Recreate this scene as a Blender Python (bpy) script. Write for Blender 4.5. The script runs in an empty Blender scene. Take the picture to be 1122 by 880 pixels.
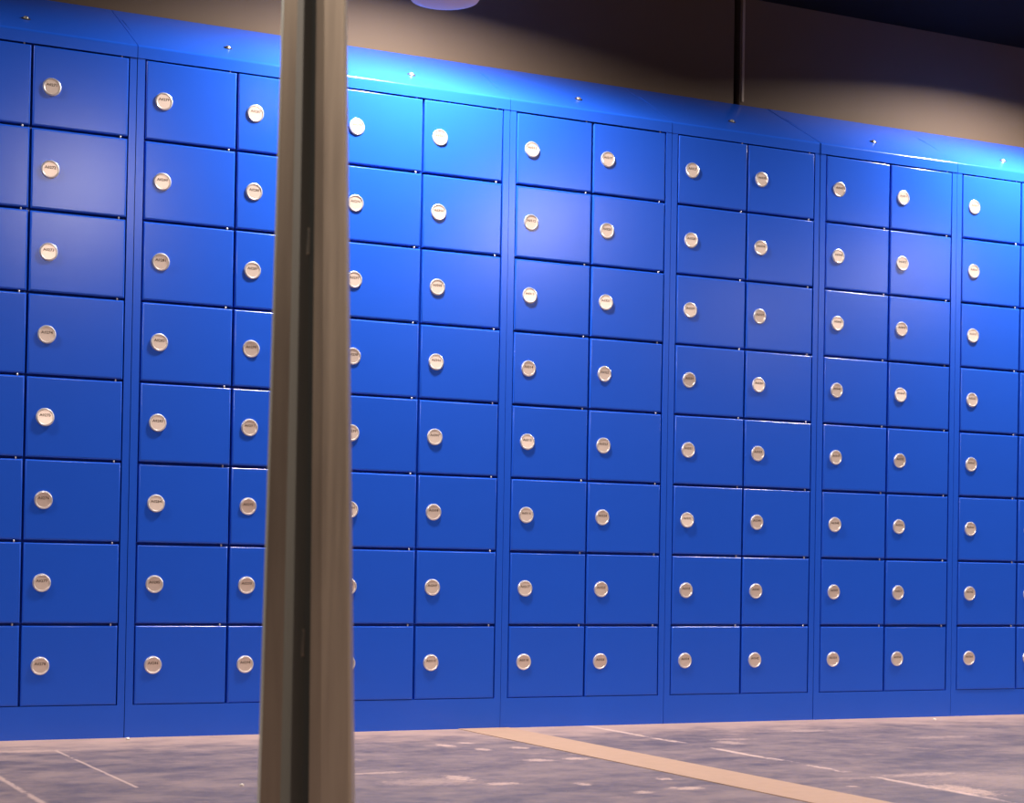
import bpy, bmesh, math, random
from mathutils import Vector, Matrix

random.seed(7)
S = 0.52                      # one locker unit is 0.52 m wide
ZF = 3.078                    # centre of the top row of locks above the floor, in unit widths
scn = bpy.context.scene
COL = scn.collection
D = bpy.data


def W(x, y, z):
    """measured unit-width coordinates -> metres, floor at z = 0"""
    return Vector((x * S, y * S, (z + ZF) * S))


# ------------------------------------------------------------------ helpers
def box(bm, x0, x1, y0, y1, z0, z1, mat=0):
    v = [bm.verts.new((x, y, z)) for x in (x0, x1) for y in (y0, y1) for z in (z0, z1)]
    for f in ((0, 1, 3, 2), (4, 6, 7, 5), (0, 4, 5, 1), (2, 3, 7, 6), (0, 2, 6, 4), (1, 5, 7, 3)):
        bm.faces.new([v[i] for i in f]).material_index = mat
    return v


def prism_x(bm, prof, x0, x1, mat=0):
    """closed (y, z) outline extruded along x"""
    a = [bm.verts.new((x0, y, z)) for y, z in prof]
    b = [bm.verts.new((x1, y, z)) for y, z in prof]
    n = len(prof)
    for i in range(n):
        bm.faces.new((a[i], a[(i + 1) % n], b[(i + 1) % n], b[i])).material_index = mat
    bm.faces.new(a[::-1]).material_index = mat
    bm.faces.new(b).material_index = mat


def lathe_y(bm, prof, n=40, cx=0, cz=0, mats=None):
    """(radius, y) outline turned about the y axis, from the rim inwards"""
    rings = []
    for r, y in prof:
        if r < 1e-7:
            rings.append([bm.verts.new((cx, y, cz))])
        else:
            rings.append([bm.verts.new((cx + r * math.cos(2 * math.pi * k / n), y,
                                        cz + r * math.sin(2 * math.pi * k / n))) for k in range(n)])
    for i in range(len(rings) - 1):
        p, q = rings[i], rings[i + 1]
        mi = mats[i] if mats else 0
        for k in range(n):
            k2 = (k + 1) % n
            if len(q) == 1:
                f = bm.faces.new((p[k], p[k2], q[0]))
            elif len(p) == 1:
                f = bm.faces.new((p[0], q[k2], q[k]))
            else:
                f = bm.faces.new((p[k], p[k2], q[k2], q[k]))
            f.material_index = mi
            f.smooth = True


def lathe_z(bm, prof, n=48, mats=None):
    rings = []
    for r, z in prof:
        if r < 1e-7:
            rings.append([bm.verts.new((0, 0, z))])
        else:
            rings.append([bm.verts.new((r * math.cos(2 * math.pi * k / n),
                                        r * math.sin(2 * math.pi * k / n), z)) for k in range(n)])
    for i in range(len(rings) - 1):
        p, q = rings[i], rings[i + 1]
        mi = mats[i] if mats else 0
        for k in range(n):
            k2 = (k + 1) % n
            if len(q) == 1:
                f = bm.faces.new((p[k], p[k2], q[0]))
            elif len(p) == 1:
                f = bm.faces.new((p[0], q[k2], q[k]))
            else:
                f = bm.faces.new((p[k], p[k2], q[k2], q[k]))
            f.material_index = mi
            f.smooth = True


def to_mesh(name, bm, mats, smooth=None):
    bmesh.ops.recalc_face_normals(bm, faces=bm.faces)
    me = D.meshes.new(name)
    bm.to_mesh(me)
    bm.free()
    for m in (mats if isinstance(mats, (list, tuple)) else [mats]):
        me.materials.append(m)
    if smooth is not None:
        for p in me.polygons:
            p.use_smooth = True
        me.set_sharp_from_angle(angle=math.radians(smooth))
    return me


def harden(me):
    """rounded edges shade round while the large faces stay flat"""
    around = [[] for _ in me.vertices]
    for p in me.polygons:
        for vi in p.vertices:
            around[vi].append(p)
    lim = math.cos(math.radians(40))
    nrm = []
    for p in me.polygons:
        p.use_smooth = True
        for vi in p.vertices:
            a = Vector()
            for q in around[vi]:
                if q.normal.dot(p.normal) > lim:
                    a += q.normal * (q.area ** 2 + 1e-14)
            nrm.append(a.normalized())
    me.normals_split_custom_set(nrm)
    return me


def link(name, me, parent=None, loc=(0, 0, 0), rot=(0, 0, 0)):
    o = D.objects.new(name, me)
    o.location = loc
    o.rotation_euler = rot
    o.parent = parent
    COL.objects.link(o)
    return o


def tag(o, label=None, cat=None, group=None, kind=None):
    if label:
        o['label'] = label
    if cat:
        o['category'] = cat
    if group:
        o['group'] = group
    if kind:
        o['kind'] = kind
    return o


def bevel(bm, w, seg=3, angle=0.5):
    es = [e for e in bm.edges if len(e.link_faces) == 2 and e.calc_face_angle(0) > angle]
    bmesh.ops.bevel(bm, geom=es, offset=w, segments=seg, profile=0.5, affect='EDGES', clamp_overlap=True)


# ---------------------------------------------------------------- materials
def mat_new(name):
    m = D.materials.new(name)
    m.use_nodes = True
    nt = m.node_tree
    return m, nt, nt.nodes['Principled BSDF']


def nd(nt, t, **kw):
    n = nt.nodes.new(t)
    for k, v in kw.items():
        setattr(n, k, v)
    return n


def mth(nt, op, a, b=None, c=None, clamp=False):
    n = nd(nt, 'ShaderNodeMath', operation=op, use_clamp=clamp)
    for i, v in enumerate((a, b, c)):
        if v is None:
            continue
        if isinstance(v, (int, float)):
            n.inputs[i].default_value = v
        else:
            nt.links.new(v, n.inputs[i])
    return n.outputs[0]


def mixc(nt, f, a, b):
    n = nd(nt, 'ShaderNodeMix', data_type='RGBA')
    for sock, v in ((n.inputs['Factor'], f), (n.inputs[6], a), (n.inputs[7], b)):
        if isinstance(v, (int, float)):
            sock.default_value = v
        elif isinstance(v, tuple):
            sock.default_value = (*v, 1)
        else:
            nt.links.new(v, sock)
    return n.outputs[2]


def ramp(nt, v, lo, hi):
    n = nd(nt, 'ShaderNodeMapRange', clamp=True, interpolation_type='SMOOTHSTEP')
    nt.links.new(v, n.inputs[0])
    n.inputs[1].default_value = lo
    n.inputs[2].default_value = hi
    return n.outputs[0]


def noise(nt, vec, scale, detail=3, rough=0.55):
    n = nd(nt, 'ShaderNodeTexNoise')
    nt.links.new(vec, n.inputs['Vector'])
    n.inputs['Scale'].default_value = scale
    n.inputs['Detail'].default_value = detail
    n.inputs['Roughness'].default_value = rough
    return n.outputs['Fac']


def obj_vec(nt, scale=(1, 1, 1)):
    t = nd(nt, 'ShaderNodeTexCoord')
    mp = nd(nt, 'ShaderNodeMapping')
    nt.links.new(t.outputs['Object'], mp.inputs[0])
    mp.inputs['Scale'].default_value = scale
    return mp.outputs[0]


def blue_paint():
    m, nt, p = mat_new('blue_powder_coat')
    v = obj_vec(nt)
    c = mixc(nt, noise(nt, v, 6, 3), (0.0125, 0.098, 0.69), (0.0150, 0.107, 0.73))
    nt.links.new(c, p.inputs['Base Color'])
    p.inputs['Roughness'].default_value = 0.21
    p.inputs['Specular IOR Level'].default_value = 0.42
    b = nd(nt, 'ShaderNodeBump')
    b.inputs['Strength'].default_value = 0.12
    b.inputs['Distance'].default_value = 0.0004
    nt.links.new(noise(nt, v, 900, 2), b.inputs['Height'])
    nt.links.new(b.outputs[0], p.inputs['Normal'])
    return m


def simple(name, col, rough, metal=0.0, var=0.0, vs=8, spec=0.5, stretch=(1, 1, 1)):
    m, nt, p = mat_new(name)
    if var:
        v = obj_vec(nt, stretch)
        lo = tuple(max(0, c * (1 - var)) for c in col)
        hi = tuple(min(1, c * (1 + var)) for c in col)
        nt.links.new(mixc(nt, noise(nt, v, vs, 4), lo, hi), p.inputs['Base Color'])
    else:
        p.inputs['Base Color'].default_value = (*col, 1)
    p.inputs['Roughness'].default_value = rough
    p.inputs['Metallic'].default_value = metal
    p.inputs['Specular IOR Level'].default_value = spec
    return m


M_BLUE = blue_paint()
M_DARK = simple('locker_inside', (0.004, 0.02, 0.12), 0.8, var=0.1)
M_RIM = simple('polished_lock_rim', (0.86, 0.84, 0.88), 0.30, 0.75, var=0.04, vs=60)
M_DISC = simple('satin_lock_face', (0.88, 0.72, 0.64), 0.33, 0.5, var=0.08, vs=90)
M_INK = simple('engraved_number', (0.17, 0.12, 0.09), 0.6, 0.2)
M_PIN = simple('bare_steel_pin', (0.6, 0.6, 0.66), 0.35, 0.4)
M_SCREW = simple('screw_steel', (0.75, 0.68, 0.62), 0.3, 0.8)
M_HOLE = simple('dark_recess', (0.01, 0.01, 0.015), 0.9)
M_WALL = simple('taupe_wall_panel', (0.128, 0.088, 0.061), 0.75, var=0.08, vs=5, spec=0.3)
M_WALLGAP = simple('dark_joint', (0.006, 0.005, 0.005), 0.9)
M_EDGE = simple('panel_edge_highlight', (0.42, 0.33, 0.26), 0.5, var=0.05)  # edge highlight beside the joint, painted as a paler strip
M_CEIL = simple('dark_ceiling', (0.0075, 0.0055, 0.0045), 0.9, var=0.15, vs=3, spec=0.1)
M_ROOM = simple('room_wall', (0.12, 0.10, 0.09), 0.8, var=0.1, vs=2)
M_HOUSE = simple('lamp_housing', (0.35, 0.30, 0.27), 0.5, 0.2)
M_FIT = simple('pale_plastic', (0.72, 0.58, 0.50), 0.55, var=0.03)
M_CHIP = simple('white_crumb', (0.9, 0.82, 0.76), 0.6, var=0.1, vs=300)
M_STRIP = simple('tan_floor_strip', (0.50, 0.315, 0.20), 0.55, var=0.10, vs=30)


def steel():
    m, nt, p = mat_new('weathered_steel')
    v = obj_vec(nt, (90, 90, 3))
    v2 = obj_vec(nt, (6, 6, 3))
    f = mth(nt, 'ADD', mth(nt, 'MULTIPLY', noise(nt, v, 1.0, 4), 0.6), mth(nt, 'MULTIPLY', noise(nt, v2, 1.0, 4), 0.4))
    c = mixc(nt, ramp(nt, f, 0.35, 0.65), (0.32, 0.265, 0.205), (0.38, 0.315, 0.24))
    nt.links.new(c, p.inputs['Base Color'])
    p.inputs['Metallic'].default_value = 0.75
    r = mth(nt, 'MULTIPLY_ADD', f, 0.25, 0.27)
    nt.links.new(r, p.inputs['Roughness'])
    return m


M_STEEL = steel()
M_STEEL_IN = simple('shaded_steel_groove', (0.13, 0.128, 0.108), 0.5, 0.2, var=0.15, vs=2, stretch=(30, 30, 2))  # groove shade put into a darker copy of the steel
M_STEEL_DEEP = simple('deep_shade_steel_groove', (0.10, 0.105, 0.095), 0.5, 0.3, var=0.15, vs=2, stretch=(30, 30, 2))  # deepest shade of the groove, painted into the colour; also slot cores
M_STEEL_EDGE = simple('steel_edge_highlight', (0.85, 0.92, 0.82), 0.35, 0.3, var=0.1, vs=9)  # highlight on the left edge put into a paler base colour


def emitter(name, col, s):
    m, nt, p = mat_new(name)
    p.inputs['Base Color'].default_value = (0.8, 0.75, 0.7, 1)
    p.inputs['Emission Color'].default_value = (*col, 1)
    p.inputs['Emission Strength'].default_value = s
    return m


M_LENS = emitter('lamp_lens', (1.0, 0.86, 0.70), 6.0)


def floor_mat():
    m, nt, p = mat_new('worn_dark_floor')
    t = nd(nt, 'ShaderNodeTexCoord')
    sep = nd(nt, 'ShaderNodeSeparateXYZ')
    nt.links.new(t.outputs['Object'], sep.inputs[0])
    X, Y = sep.outputs[0], sep.outputs[1]

    def vec(sx, sy):
        mp = nd(nt, 'ShaderNodeMapping')
        nt.links.new(t.outputs['Object'], mp.inputs[0])
        mp.inputs['Scale'].default_value = (sx, sy, 1)
        return mp.outputs[0]
    vi = vec(1, 1)
    big = noise(nt, vec(1.2, 1.6), 1.6, 4, 0.6)
    mid = noise(nt, vec(1.0, 1.5), 7, 6, 0.65)
    fine = noise(nt, vec(0.8, 1), 28, 6, 0.75)
    f = mth(nt, 'ADD', mth(nt, 'MULTIPLY', big, 0.34), mth(nt, 'ADD', mth(nt, 'MULTIPLY', mid, 0.36), mth(nt, 'MULTIPLY', fine, 0.30)))
    c = mixc(nt, ramp(nt, f, 0.38, 0.62), (0.105, 0.083, 0.100), (0.29, 0.21, 0.19))
    # pinkish dust
    dust = mth(nt, 'MULTIPLY', ramp(nt, noise(nt, vec(0.9, 1.7), 5.5, 8, 0.72), 0.56, 0.74), 0.6)
    # dust gathers along the foot of the lockers
    foot = ramp(nt, mth(nt, 'ADD', mth(nt, 'MULTIPLY', Y, 2.2), mth(nt, 'MULTIPLY', mid, 1.1)), -0.35, 0.6)
    dust = mth(nt, 'MAXIMUM', dust, mth(nt, 'MULTIPLY', foot, 0.75))
    c = mixc(nt, dust, c, (0.56, 0.37, 0.29))
    # small pale scuffs
    sc = ramp(nt, noise(nt, vec(0.8, 1.3), 16, 7, 0.75), 0.665, 0.70)
    c = mixc(nt, mth(nt, 'MULTIPLY', sc, 0.7), c, (0.72, 0.48, 0.38))
    wob = mth(nt, 'MULTIPLY_ADD', noise(nt, vi, 14, 5, 0.7), 0.05, -0.025)

    rag = noise(nt, vec(0.8, 1.2), 60, 6, 0.85)

    # pale, broken lines scratched along the floor
    def line_y(x0, w, y0, y1, thr, strength):
        nonlocal c
        dx = mth(nt, 'ABSOLUTE', mth(nt, 'SUBTRACT', mth(nt, 'ADD', X, mth(nt, 'MULTIPLY', wob, 0.5 if w > 0.01 else 0.1)), x0))
        k = mth(nt, 'SUBTRACT', 1.0, ramp(nt, mth(nt, 'ADD', dx, mth(nt, 'MULTIPLY_ADD', rag, w * 1.6, -w * 0.8)), w * 0.2, w))
        k = mth(nt, 'MULTIPLY', k, mth(nt, 'MULTIPLY', mth(nt, 'GREATER_THAN', Y, y0), mth(nt, 'LESS_THAN', Y, y1)))
        if thr:
            k = mth(nt, 'MULTIPLY', k, ramp(nt, noise(nt, vec(3, 1), 6, 5, 0.7), thr - 0.04, thr + 0.04))
        c = mixc(nt, mth(nt, 'MULTIPLY', k, strength), c, (0.74, 0.52, 0.42))
    line_y(3.385 * S, 0.018, -2.4, 0.0, 0.50, 0.75)
    line_y(0.437 * S, 0.006, -1.0, -0.26, 0.40, 0.55)
    line_y(0.02 * S, 0.010, -2.2, -0.45, 0.42, 0.5)

    def ell(x, y, rx, ry, strength=0.8, col=(0.76, 0.52, 0.41)):
        nonlocal c
        dx = mth(nt, 'DIVIDE', mth(nt, 'SUBTRACT', mth(nt, 'ADD', X, wob), x * S), rx * S)
        dy = mth(nt, 'DIVIDE', mth(nt, 'SUBTRACT', mth(nt, 'ADD', Y, wob), y * S), ry * S)
        r = mth(nt, 'ADD', mth(nt, 'MULTIPLY', dx, dx), mth(nt, 'MULTIPLY', dy, dy))
        k = mth(nt, 'SUBTRACT', 1.0, ramp(nt, mth(nt, 'ADD', r, mth(nt, 'MULTIPLY_ADD', rag, 6.0, -2.7)), 0.5, 1.2))
        c = mixc(nt, mth(nt, 'MULTIPLY', k, strength * 0.75), c, col)
    for a in ((2.21, -0.78, 0.05, 0.10), (2.35, -0.70, 0.04, 0.06), (2.30, -1.0, 0.05, 0.06), (2.50, -0.98, 0.05, 0.07),
              (2.336, -1.50, 0.09, 0.06), (2.52, -1.50, 0.08, 0.06), (1.72, -2.00, 0.06, 0.12), (1.80, -2.24, 0.09, 0.05),
              (1.42, -1.75, 0.22, 0.04, 0.6), (1.40, -1.22, 0.20, 0.16, 0.5), (1.55, -2.1, 0.22, 0.14, 0.4),
              (0.28, -0.50, 0.30, 0.05, 0.4), (3.73, -0.90, 0.14, 0.07, 0.4), (3.62, -1.05, 0.07, 0.10, 0.5),
              (3.65, -2.5, 0.22, 0.06, 0.5), (3.45, -3.0, 0.10, 0.22, 0.8), (4.4, -0.6, 0.18, 0.07, 0.5),
              (4.9, -1.1, 0.25, 0.07, 0.35), (3.85, -2.75, 0.42, 0.30, 0.2), (2.42, -2.6, 0.09, 0.06), (2.5, -2.3, 0.04, 0.05),
              (2.1, -2.35, 0.04, 0.05), (2.2, -2.65, 0.05, 0.04), (3.1, -2.75, 0.03, 0.03, 0.9)):
        ell(*a)
    nt.links.new(c, p.inputs['Base Color'])
    nt.links.new(mth(nt, 'MULTIPLY_ADD', fine, 0.25, 0.38), p.inputs['Roughness'])
    p.inputs['Specular IOR Level'].default_value = 0.35
    b = nd(nt, 'ShaderNodeBump')
    b.inputs['Strength'].default_value = 0.25
    b.inputs['Distance'].default_value = 0.002
    nt.links.new(mid, b.inputs['Height'])
    nt.links.new(b.outputs[0], p.inputs['Normal'])
    return m


M_FLOOR = floor_mat()

# ------------------------------------------------------------- room
WALL_Y = 0.565
CEIL_Z = 1.232
XL, XR, YF = -6.0, 16.0, -15.0


def slab(name, a, b, m, extra=None, kind='structure'):
    bm = bmesh.new()
    p, q = W(*a), W(*b)
    box(bm, p.x, q.x, p.y, q.y, p.z, q.z)
    o = link(name, to_mesh(name, bm, m))
    o['kind'] = kind
    return o


slab('floor', (XL, YF, -ZF - 0.2), (XR, 1.0, -ZF), M_FLOOR)
slab('ceiling', (XL, YF, CEIL_Z), (XR, 1.0, CEIL_Z + 0.2), M_CEIL)
slab('wall_left', (XL - 0.2, YF, -ZF), (XL, 1.0, CEIL_Z), M_ROOM)
slab('wall_right', (XR, YF, -ZF), (XR + 0.2, 1.0, CEIL_Z), M_ROOM)
slab('wall_front', (XL, YF - 0.2, -ZF), (XR, YF, CEIL_Z), M_ROOM)
# back wall: two flat panels with a dark recessed joint between them
JX0, JX1 = 4.628, 4.674
bm = bmesh.new()
for (a, b, mi) in (((XL, WALL_Y, -ZF), (JX0, 1.0, CEIL_Z), 0), ((JX1, WALL_Y, -ZF), (XR, 1.0, CEIL_Z), 0),
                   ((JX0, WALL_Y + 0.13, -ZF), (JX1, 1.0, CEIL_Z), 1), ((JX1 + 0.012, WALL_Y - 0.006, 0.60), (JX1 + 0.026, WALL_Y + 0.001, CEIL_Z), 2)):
    p, q = W(*a), W(*b)
    box(bm, p.x, q.x, p.y, q.y, p.z, q.z, mi)
o = link('wall_back', to_mesh('wall_back', bm, [M_WALL, M_WALLGAP, M_EDGE]))
o['kind'] = 'structure'
# tan strip let into the floor
bm = bmesh.new()
p, q = W(2.625, YF, -ZF), W(2.915, -0.004, -ZF)
box(bm, p.x, q.x, p.y, q.y, 0.0, 0.0015)
o = link('trim_1', to_mesh('trim_1', bm, M_STRIP))
o['kind'] = 'structure'
o['label'] = 'flat tan strip crossing the dark floor towards the lockers'

# ------------------------------------------------------------- locker parts
u = S
X_DOOR = (0.045, 0.507)       # left edges of the two doors inside a unit
DW = 0.4525                   # door width
PITCH = 0.39
DH = 0.379                    # door height
LOCK_X = 0.088                # lock centre from the door's left edge
T = 0.018                     # door thickness (m)

# body
bm = bmesh.new()
dep = WALL_Y * u - 0.004
top = (0.195 + ZF) * u
pl = (ZF - 2.921) * u
e = 0.0008
box(bm, e, 0.0385 * u, 0.0, dep, pl, top)                       # left stile and side
box(bm, 0.9645 * u, u - e, 0.0, dep, pl, top)                   # right stile and side
box(bm, 0.0385 * u, 0.9645 * u, 0.0175, dep, pl, top)           # body behind the doors
bevel(bm, 0.0012, 2)
body_me = harden(to_mesh('body', bm, M_BLUE))
# plinth
bm = bmesh.new()
box(bm, e, u - e, 0.0, 0.03, 0.0, pl)
bevel(bm, 0.0022, 3)
plinth_me = harden(to_mesh('plinth', bm, M_BLUE))
# sloping top with rounded fold
z0 = top
zf = (0.255 + ZF) * u
zb = (0.578 + ZF) * u
yb = dep
prof = [(-0.0015, z0)]
rf = 0.009
ang = math.atan2(zb - zf, yb)
cy, cz = -0.0015 + rf, zf - rf * math.tan((math.pi / 2 - ang) / 2) * 0.9
for k in range(7):
    a = math.pi - (math.pi / 2 - ang) * k / 6
    prof.append((cy + rf * math.cos(a), cz + rf * math.sin(a)))
prof += [(yb, zb), (yb, z0)]
bm = bmesh.new()
prism_x(bm, prof, e, u - e)
sl = lambda y: zf + (zb - zf) * (y / yb)
# shallow pressed panel in the slope
y0p, y1p = 0.012 * u, 0.40 * u
off = 0.0016
prism_x(bm, [(y0p, sl(y0p) - 0.004), (y0p, sl(y0p) + off * 0.3), (y1p, sl(y1p) + off), (y1p, sl(y1p) - 0.004)], 0.02 * u, 0.765 * u)
top_me = harden(to_mesh('sloping_top', bm, M_BLUE))
# screw: recessed washer and domed head
bm = bmesh.new()
lathe_z(bm, [(0.0115, 0.0), (0.011, 0.0015), (0.0065, 0.0015), (0.006, 0.0045), (0.004, 0.0062), (0.0, 0.0068)], 20, [1, 1, 0, 0, 0])
screw_me = to_mesh('screw', bm, [M_SCREW, M_HOLE])
# door
dw, dh = DW * u, DH * u
bm = bmesh.new()
box(bm, 0, dw, 0, T - 0.002, -dh / 2, dh / 2)
fr = [ed for ed in bm.edges if all(abs(v.co.y) < 1e-6 for v in ed.verts)]
bmesh.ops.bevel(bm, geom=fr, offset=0.0048, segments=6, profile=0.5, affect='EDGES')
door_me = harden(to_mesh('door', bm, M_BLUE))
# hinge pin
bm = bmesh.new()
lathe_z(bm, [(0.0, -0.0035), (0.0022, -0.003), (0.0022, 0.003), (0.0, 0.0035)], 12)
pin_me = to_mesh('hinge_pin', bm, M_PIN)


def text_mesh(s, size):
    c = D.curves.new('n', 'FONT')
    c.body = s
    c.size = size
    c.align_x = 'CENTER'
    c.align_y = 'CENTER'
    c.extrude = 0.0
    c.offset = 0.0003
    c.resolution_u = 1
    o = D.objects.new('n', c)
    COL.objects.link(o)
    me = D.meshes.new_from_object(o.evaluated_get(bpy.context.evaluated_depsgraph_get()))
    D.objects.remove(o)
    D.curves.remove(c)
    return me


RL = 0.0435 * u


def lock_mesh(num):
    bm = bmesh.new()
    lathe_y(bm, [(RL, 0.001), (RL, -0.0012), (RL * 0.97, -0.0026), (RL * 0.90, -0.0034), (RL * 0.86, -0.0036), (RL * 0.81, -0.0031),
                 (RL * 0.79, -0.0024), (0.0, -0.0022)], 40, mats=[0, 0, 0, 0, 0, 1, 1])
    me = text_mesh(num, 0.0092)
    tb = bmesh.new()
    tb.from_mesh(me)
    D.meshes.remove(me)
    for f in tb.faces:
        vs = []
        for v in f.verts:
            vs.append(bm.verts.new((v.co.x * 1.12, -0.0025, v.co.y + RL * 0.20)))
        nf = bm.faces.new(vs)
        nf.material_index = 2
    tb.free()
    me = D.meshes.new('lock')
    bm.normal_update()
    for f in bm.faces:
        if f.material_index == 2 and f.normal.y > 0:
            f.normal_flip()
    ring = [f for f in bm.faces if f.material_index != 2]
    bmesh.ops.recalc_face_normals(bm, faces=ring)
    bm.to_mesh(me)
    bm.free()
    for m in (M_RIM, M_DISC, M_INK):
        me.materials.append(m)
    me.set_sharp_from_angle(angle=math.radians(28))
    return me


LABELS = [
    'blue locker unit at the left edge, only its right door column whole in the frame',
    'second blue locker unit from the left, its right column cut by the metal post',
    'blue locker unit whose left door column starts behind the metal post',
    'middle blue locker unit, standing where the tan floor strip starts',
    'blue locker unit below the dark vertical joint in the wall',
    'blue locker unit, second from the right, with bright streaks along its top doors',
    'blue locker unit at the right edge of the row, its right column cut off',
]
BOTTOM0 = 270                 # number on the lowest left lock of the first unit
for ui in range(7):
    x0 = ui - 0.133
    root = D.objects.new('locker_unit', None)
    root.empty_display_size = 0.1
    root.location = W(x0, 0, -ZF) + Vector((0, random.uniform(-0.0012, 0.0012), 0))
    COL.objects.link(root)
    tag(root, LABELS[ui], 'lockers', 'blue locker units standing in a row along the wall')
    link('body', body_me, root)
    link('plinth', plinth_me, root)
    st = link('sloping_top', top_me, root, (0, random.uniform(-0.001, 0.0005), 0))
    ys = 0.17 * u
    link('screw', screw_me, st, (0.5 * u, ys, sl(ys) + 0.0008), (ang, 0, 0))
    for c in range(2):
        for r in range(8):
            zc = (ZF - PITCH * r) * u
            # each door hangs a hair differently on its hinge
            rx = math.radians(random.gauss(0, 0.22))
            rz = math.radians(random.gauss(0, 0.18))
            if (ui, c, r) in ((3, 0, 1), (0, 1, 1)):
                rx = math.radians(0.0)
            d = link('door', door_me, root, (X_DOOR[c] * u, -0.0005 + random.uniform(-0.0006, 0.0004), zc), (rx, 0, rz * 0.35))
            num = 'A%04d' % (BOTTOM0 + (ui * 2 + c) * 8 - (7 - r))
            lk = link('lock', lock_mesh(num), d, (LOCK_X * u, 0, 0),
                      (math.radians(random.gauss(0, 2.0)), 0, math.radians(random.gauss(0, 2.0))))
            link('hinge_pin', pin_me, d, (dw - 0.034 * u, 0.003, dh / 2 + 0.0022))

# ------------------------------------------------------------- camera
CX, CY, F = 561.0, 591.4545, 1992.6
C = Vector((-1.31306798, -8.65111186, -2.2368599))
R = Matrix(((0.89799793, 0.43944868, -0.02201296), (-0.43968287, 0.8981258, -0.00700081), (0.01669391, 0.01596543, 0.99973317)))
cd = D.cameras.new('camera')
cam = D.objects.new('camera', cd)
COL.objects.link(cam)
scn.camera = cam
right, fwd, up = R.col[0], R.col[1], R.col[2]
mw = Matrix((right, up, -fwd)).transposed().to_4x4()
mw.translation = W(*C)
cam.matrix_world = mw
cd.sensor_fit = 'HORIZONTAL'
cd.sensor_width = 36
cd.lens = F / 1122 * 36
cd.shift_x = (561 - CX) / 1122
cd.shift_y = (CY - 440) / 1122
cd.clip_start = 0.05
cd.dof.use_dof = True
cd.dof.focus_distance = 4.75
cd.dof.aperture_fstop = 9.0

# ------------------------------------------------------------- steel post
DP = 4.23                     # distance of the post in unit widths


def at(px, py, dist):
    q = right * ((px - CX) / F) + fwd - up * ((py - CY) / F)
    return C + q * dist


pc = at(339, 620, DP)
pt, pb_ = at(342.5, 0, DP), at(332, 880, DP)
wt, wb = 69.0 / F * DP, 104.0 / F * DP
zt, zbm = pt.z, pb_.z


def width(z):
    return wt + (wb - wt) * (zt - z) / (zt - zbm)


xdir = Vector((right.x, right.y, 0)).normalized()
ydir = Vector((fwd.x, fwd.y, 0)).normalized()      # away from the camera
lean = (pt - pb_) / (zt - zbm)
base = pb_ + lean * (-ZF - zbm)
# cross-section, (across, away) in widths: faces of a folded open channel
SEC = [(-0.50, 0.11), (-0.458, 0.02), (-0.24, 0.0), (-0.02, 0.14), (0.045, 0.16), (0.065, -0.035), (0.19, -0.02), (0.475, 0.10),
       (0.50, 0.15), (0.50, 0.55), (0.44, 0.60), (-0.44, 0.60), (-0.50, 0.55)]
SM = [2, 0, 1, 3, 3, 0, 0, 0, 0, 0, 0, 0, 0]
bm = bmesh.new()
zs = [-ZF, zbm, zt, CEIL_Z]
rings = []
for z in zs:
    h = z + ZF
    w = width(z)
    rings.append([bm.verts.new((xdir * (a * w) + ydir * (b * w) + lean * h) * S) for a, b in SEC])
for i in range(3):
    for k in range(len(SEC)):
        k2 = (k + 1) % len(SEC)
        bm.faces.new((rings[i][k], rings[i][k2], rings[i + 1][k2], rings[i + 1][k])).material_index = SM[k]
bm.faces.new(rings[0][::-1])
bm.faces.new(rings[-1])
post = D.objects.new('steel_post', None)
post.location = W(base.x, base.y, -ZF)
COL.objects.link(post)
tag(post, 'tapered folded metal post standing in front of the blue lockers', 'post')
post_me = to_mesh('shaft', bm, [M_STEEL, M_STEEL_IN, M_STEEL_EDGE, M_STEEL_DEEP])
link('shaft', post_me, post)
# pierced slots in the groove
for (px, py0, py1) in ((336.5, 248, 277), (330.5, 690, 720)):
    a, b = at(px, py0, DP), at(px, py1, DP)
    zc = (a.z + b.z) / 2
    w = width(zc)
    o = base + lean * (zc + ZF)
    q = (a + b) / 2
    off = (q - o).dot(xdir) / w
    dy = 0.02 + (off + 0.24) / 0.22 * 0.12 if off < -0.02 else 0.14 + (off + 0.02) / 0.065 * 0.02
    n = xdir * off * w + ydir * (dy - 0.008) * w + lean * (zc + ZF)
    bm = bmesh.new()
    hh = abs(a.z - b.z) / 2 * S
    box(bm, -0.0016, 0.0016, -0.0002, 0.003, -hh, hh, 0)
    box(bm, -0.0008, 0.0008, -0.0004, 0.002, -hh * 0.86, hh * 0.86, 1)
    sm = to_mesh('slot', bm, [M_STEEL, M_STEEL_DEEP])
    link('slot', sm, post, n * S, (0, 0, math.atan2(xdir.y, xdir.x)))

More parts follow.
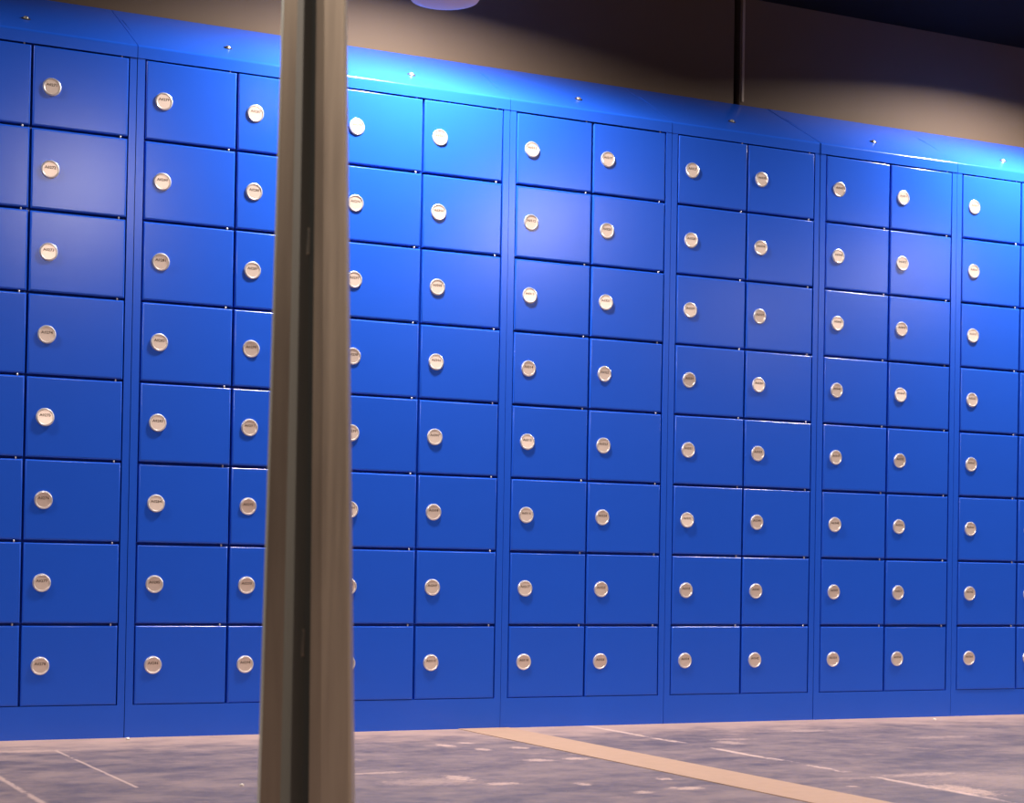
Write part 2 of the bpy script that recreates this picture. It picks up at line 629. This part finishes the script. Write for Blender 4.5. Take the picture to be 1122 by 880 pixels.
# ------------------------------------------------------------- lamps
def lamp(x, y, zl, power, label, r=0.055, col=(1.0, 0.87, 0.74), spread=174):
    root = D.objects.new('ceiling_lamp', None)
    root.location = W(x, y, CEIL_Z)
    COL.objects.link(root)
    tag(root, label, 'lamp', 'round lamps hanging from the ceiling')
    dz = (CEIL_Z - zl) * S
    bm = bmesh.new()
    lathe_z(bm, [(0.0, 0.0), (0.03, 0.0), (0.03, -0.01), (0.006, -0.014), (0.006, -dz + 0.06), (0.03, -dz + 0.055), (r + 0.012, -dz + 0.02),
                 (r + 0.012, -dz), (r + 0.004, -dz), (r + 0.004, -dz + 0.01), (0.0, -dz + 0.01)], 32)
    link('housing', to_mesh('housing', bm, M_HOUSE, 40), root)
    bm = bmesh.new()
    lathe_z(bm, [(r + 0.003, -dz + 0.008), (r + 0.003, -dz + 0.001), (0.0, -dz + 0.0005)], 32)
    link('lens', to_mesh('lens', bm, M_LENS, 40), root)
    L = D.lights.new('lamp_light', 'AREA')
    L.shape = 'DISK'
    L.size = 2 * r
    L.energy = power
    L.color = col
    L.spread = math.radians(spread)
    o = D.objects.new('lamp_light', L)
    o.location = (0, 0, -dz - 0.002)
    o.parent = root
    COL.objects.link(o)


NEAR = ((-1.75, 30), (2.3, 43), (6.35, 37), (10.4, 30))
for x, pw in NEAR:
    lamp(x, -0.50, 1.05, pw, 'round ceiling lamp above the row of blue lockers, out of the frame', col=(1.0, 0.93, 0.86), spread=163)
for x, y, pw in ((-2.1, -7.2, 20), (2.2, -7.3, 66), (6.4, -6.8, 66), (11.0, -7.0, 50), (11.4, -10.6, 45)):
    lamp(x, y, 1.13, pw, 'round ceiling lamp in the room facing the lockers, out of the frame', col=(1.0, 0.84, 0.74))

# pale round fitting whose bottom just shows at the top of the frame
dv = at(487, 3.5, 1.0) - C
fp = C + dv * ((-1.3 - C.y) / dv.y)
bm = bmesh.new()
zfit = fp.z
dz = (CEIL_Z - zfit) * S
lathe_z(bm, [(0.0, 0.0), (0.05, 0.0), (0.05, -0.012), (0.012, -0.018), (0.012, -dz + 0.075), (0.05, -dz + 0.07), (0.075, -dz + 0.045), (0.088, -dz + 0.022),
             (0.078, -dz + 0.008), (0.05, -dz + 0.0015), (0.0, -dz)], 48)
o = link('ceiling_fitting', to_mesh('ceiling_fitting', bm, M_FIT, 50), None, W(fp.x, fp.y, CEIL_Z))
tag(o, 'pale round fitting over the lockers, only its rounded bottom in the frame', 'ceiling fitting')

# ------------------------------------------------------------- crumbs on the floor
CR = ((265, 861, 'white crumb on the floor just left of the metal post', 0.0042),
      (1024, 789, 'white crumb against the foot of the lockers at the right', 0.005),
      (140, 810.5, 'white crumb at the foot of the lockers near the left edge', 0.0055))
for px, py, lab, r in CR:
    dv = at(px, py, 1.0) - C
    t = (-ZF - C.z) / dv.z
    q = C + dv * t
    bm = bmesh.new()
    bmesh.ops.create_icosphere(bm, subdivisions=2, radius=r)
    for v in bm.verts:
        v.co *= random.uniform(0.75, 1.15)
        v.co.z = max(v.co.z * 0.7, -r * 0.4)
    yy = min(q.y * S, -0.009)
    o = link('crumb', to_mesh('crumb', bm, M_CHIP), None, (q.x * S, yy, r * 0.4))
    tag(o, lab, 'crumb', 'white crumbs on the floor')

# ------------------------------------------------------------- world, view
w = D.worlds.new('world')
scn.world = w
w.use_nodes = True
w.node_tree.nodes['Background'].inputs[0].default_value = (0.5, 0.45, 0.45, 1)
w.node_tree.nodes['Background'].inputs[1].default_value = 0.02
scn.view_settings.view_transform = 'Standard'
scn.view_settings.look = 'None'
scn.view_settings.exposure = 0.0
scn.view_settings.gamma = 1.0
scn.view_settings.use_curve_mapping = False
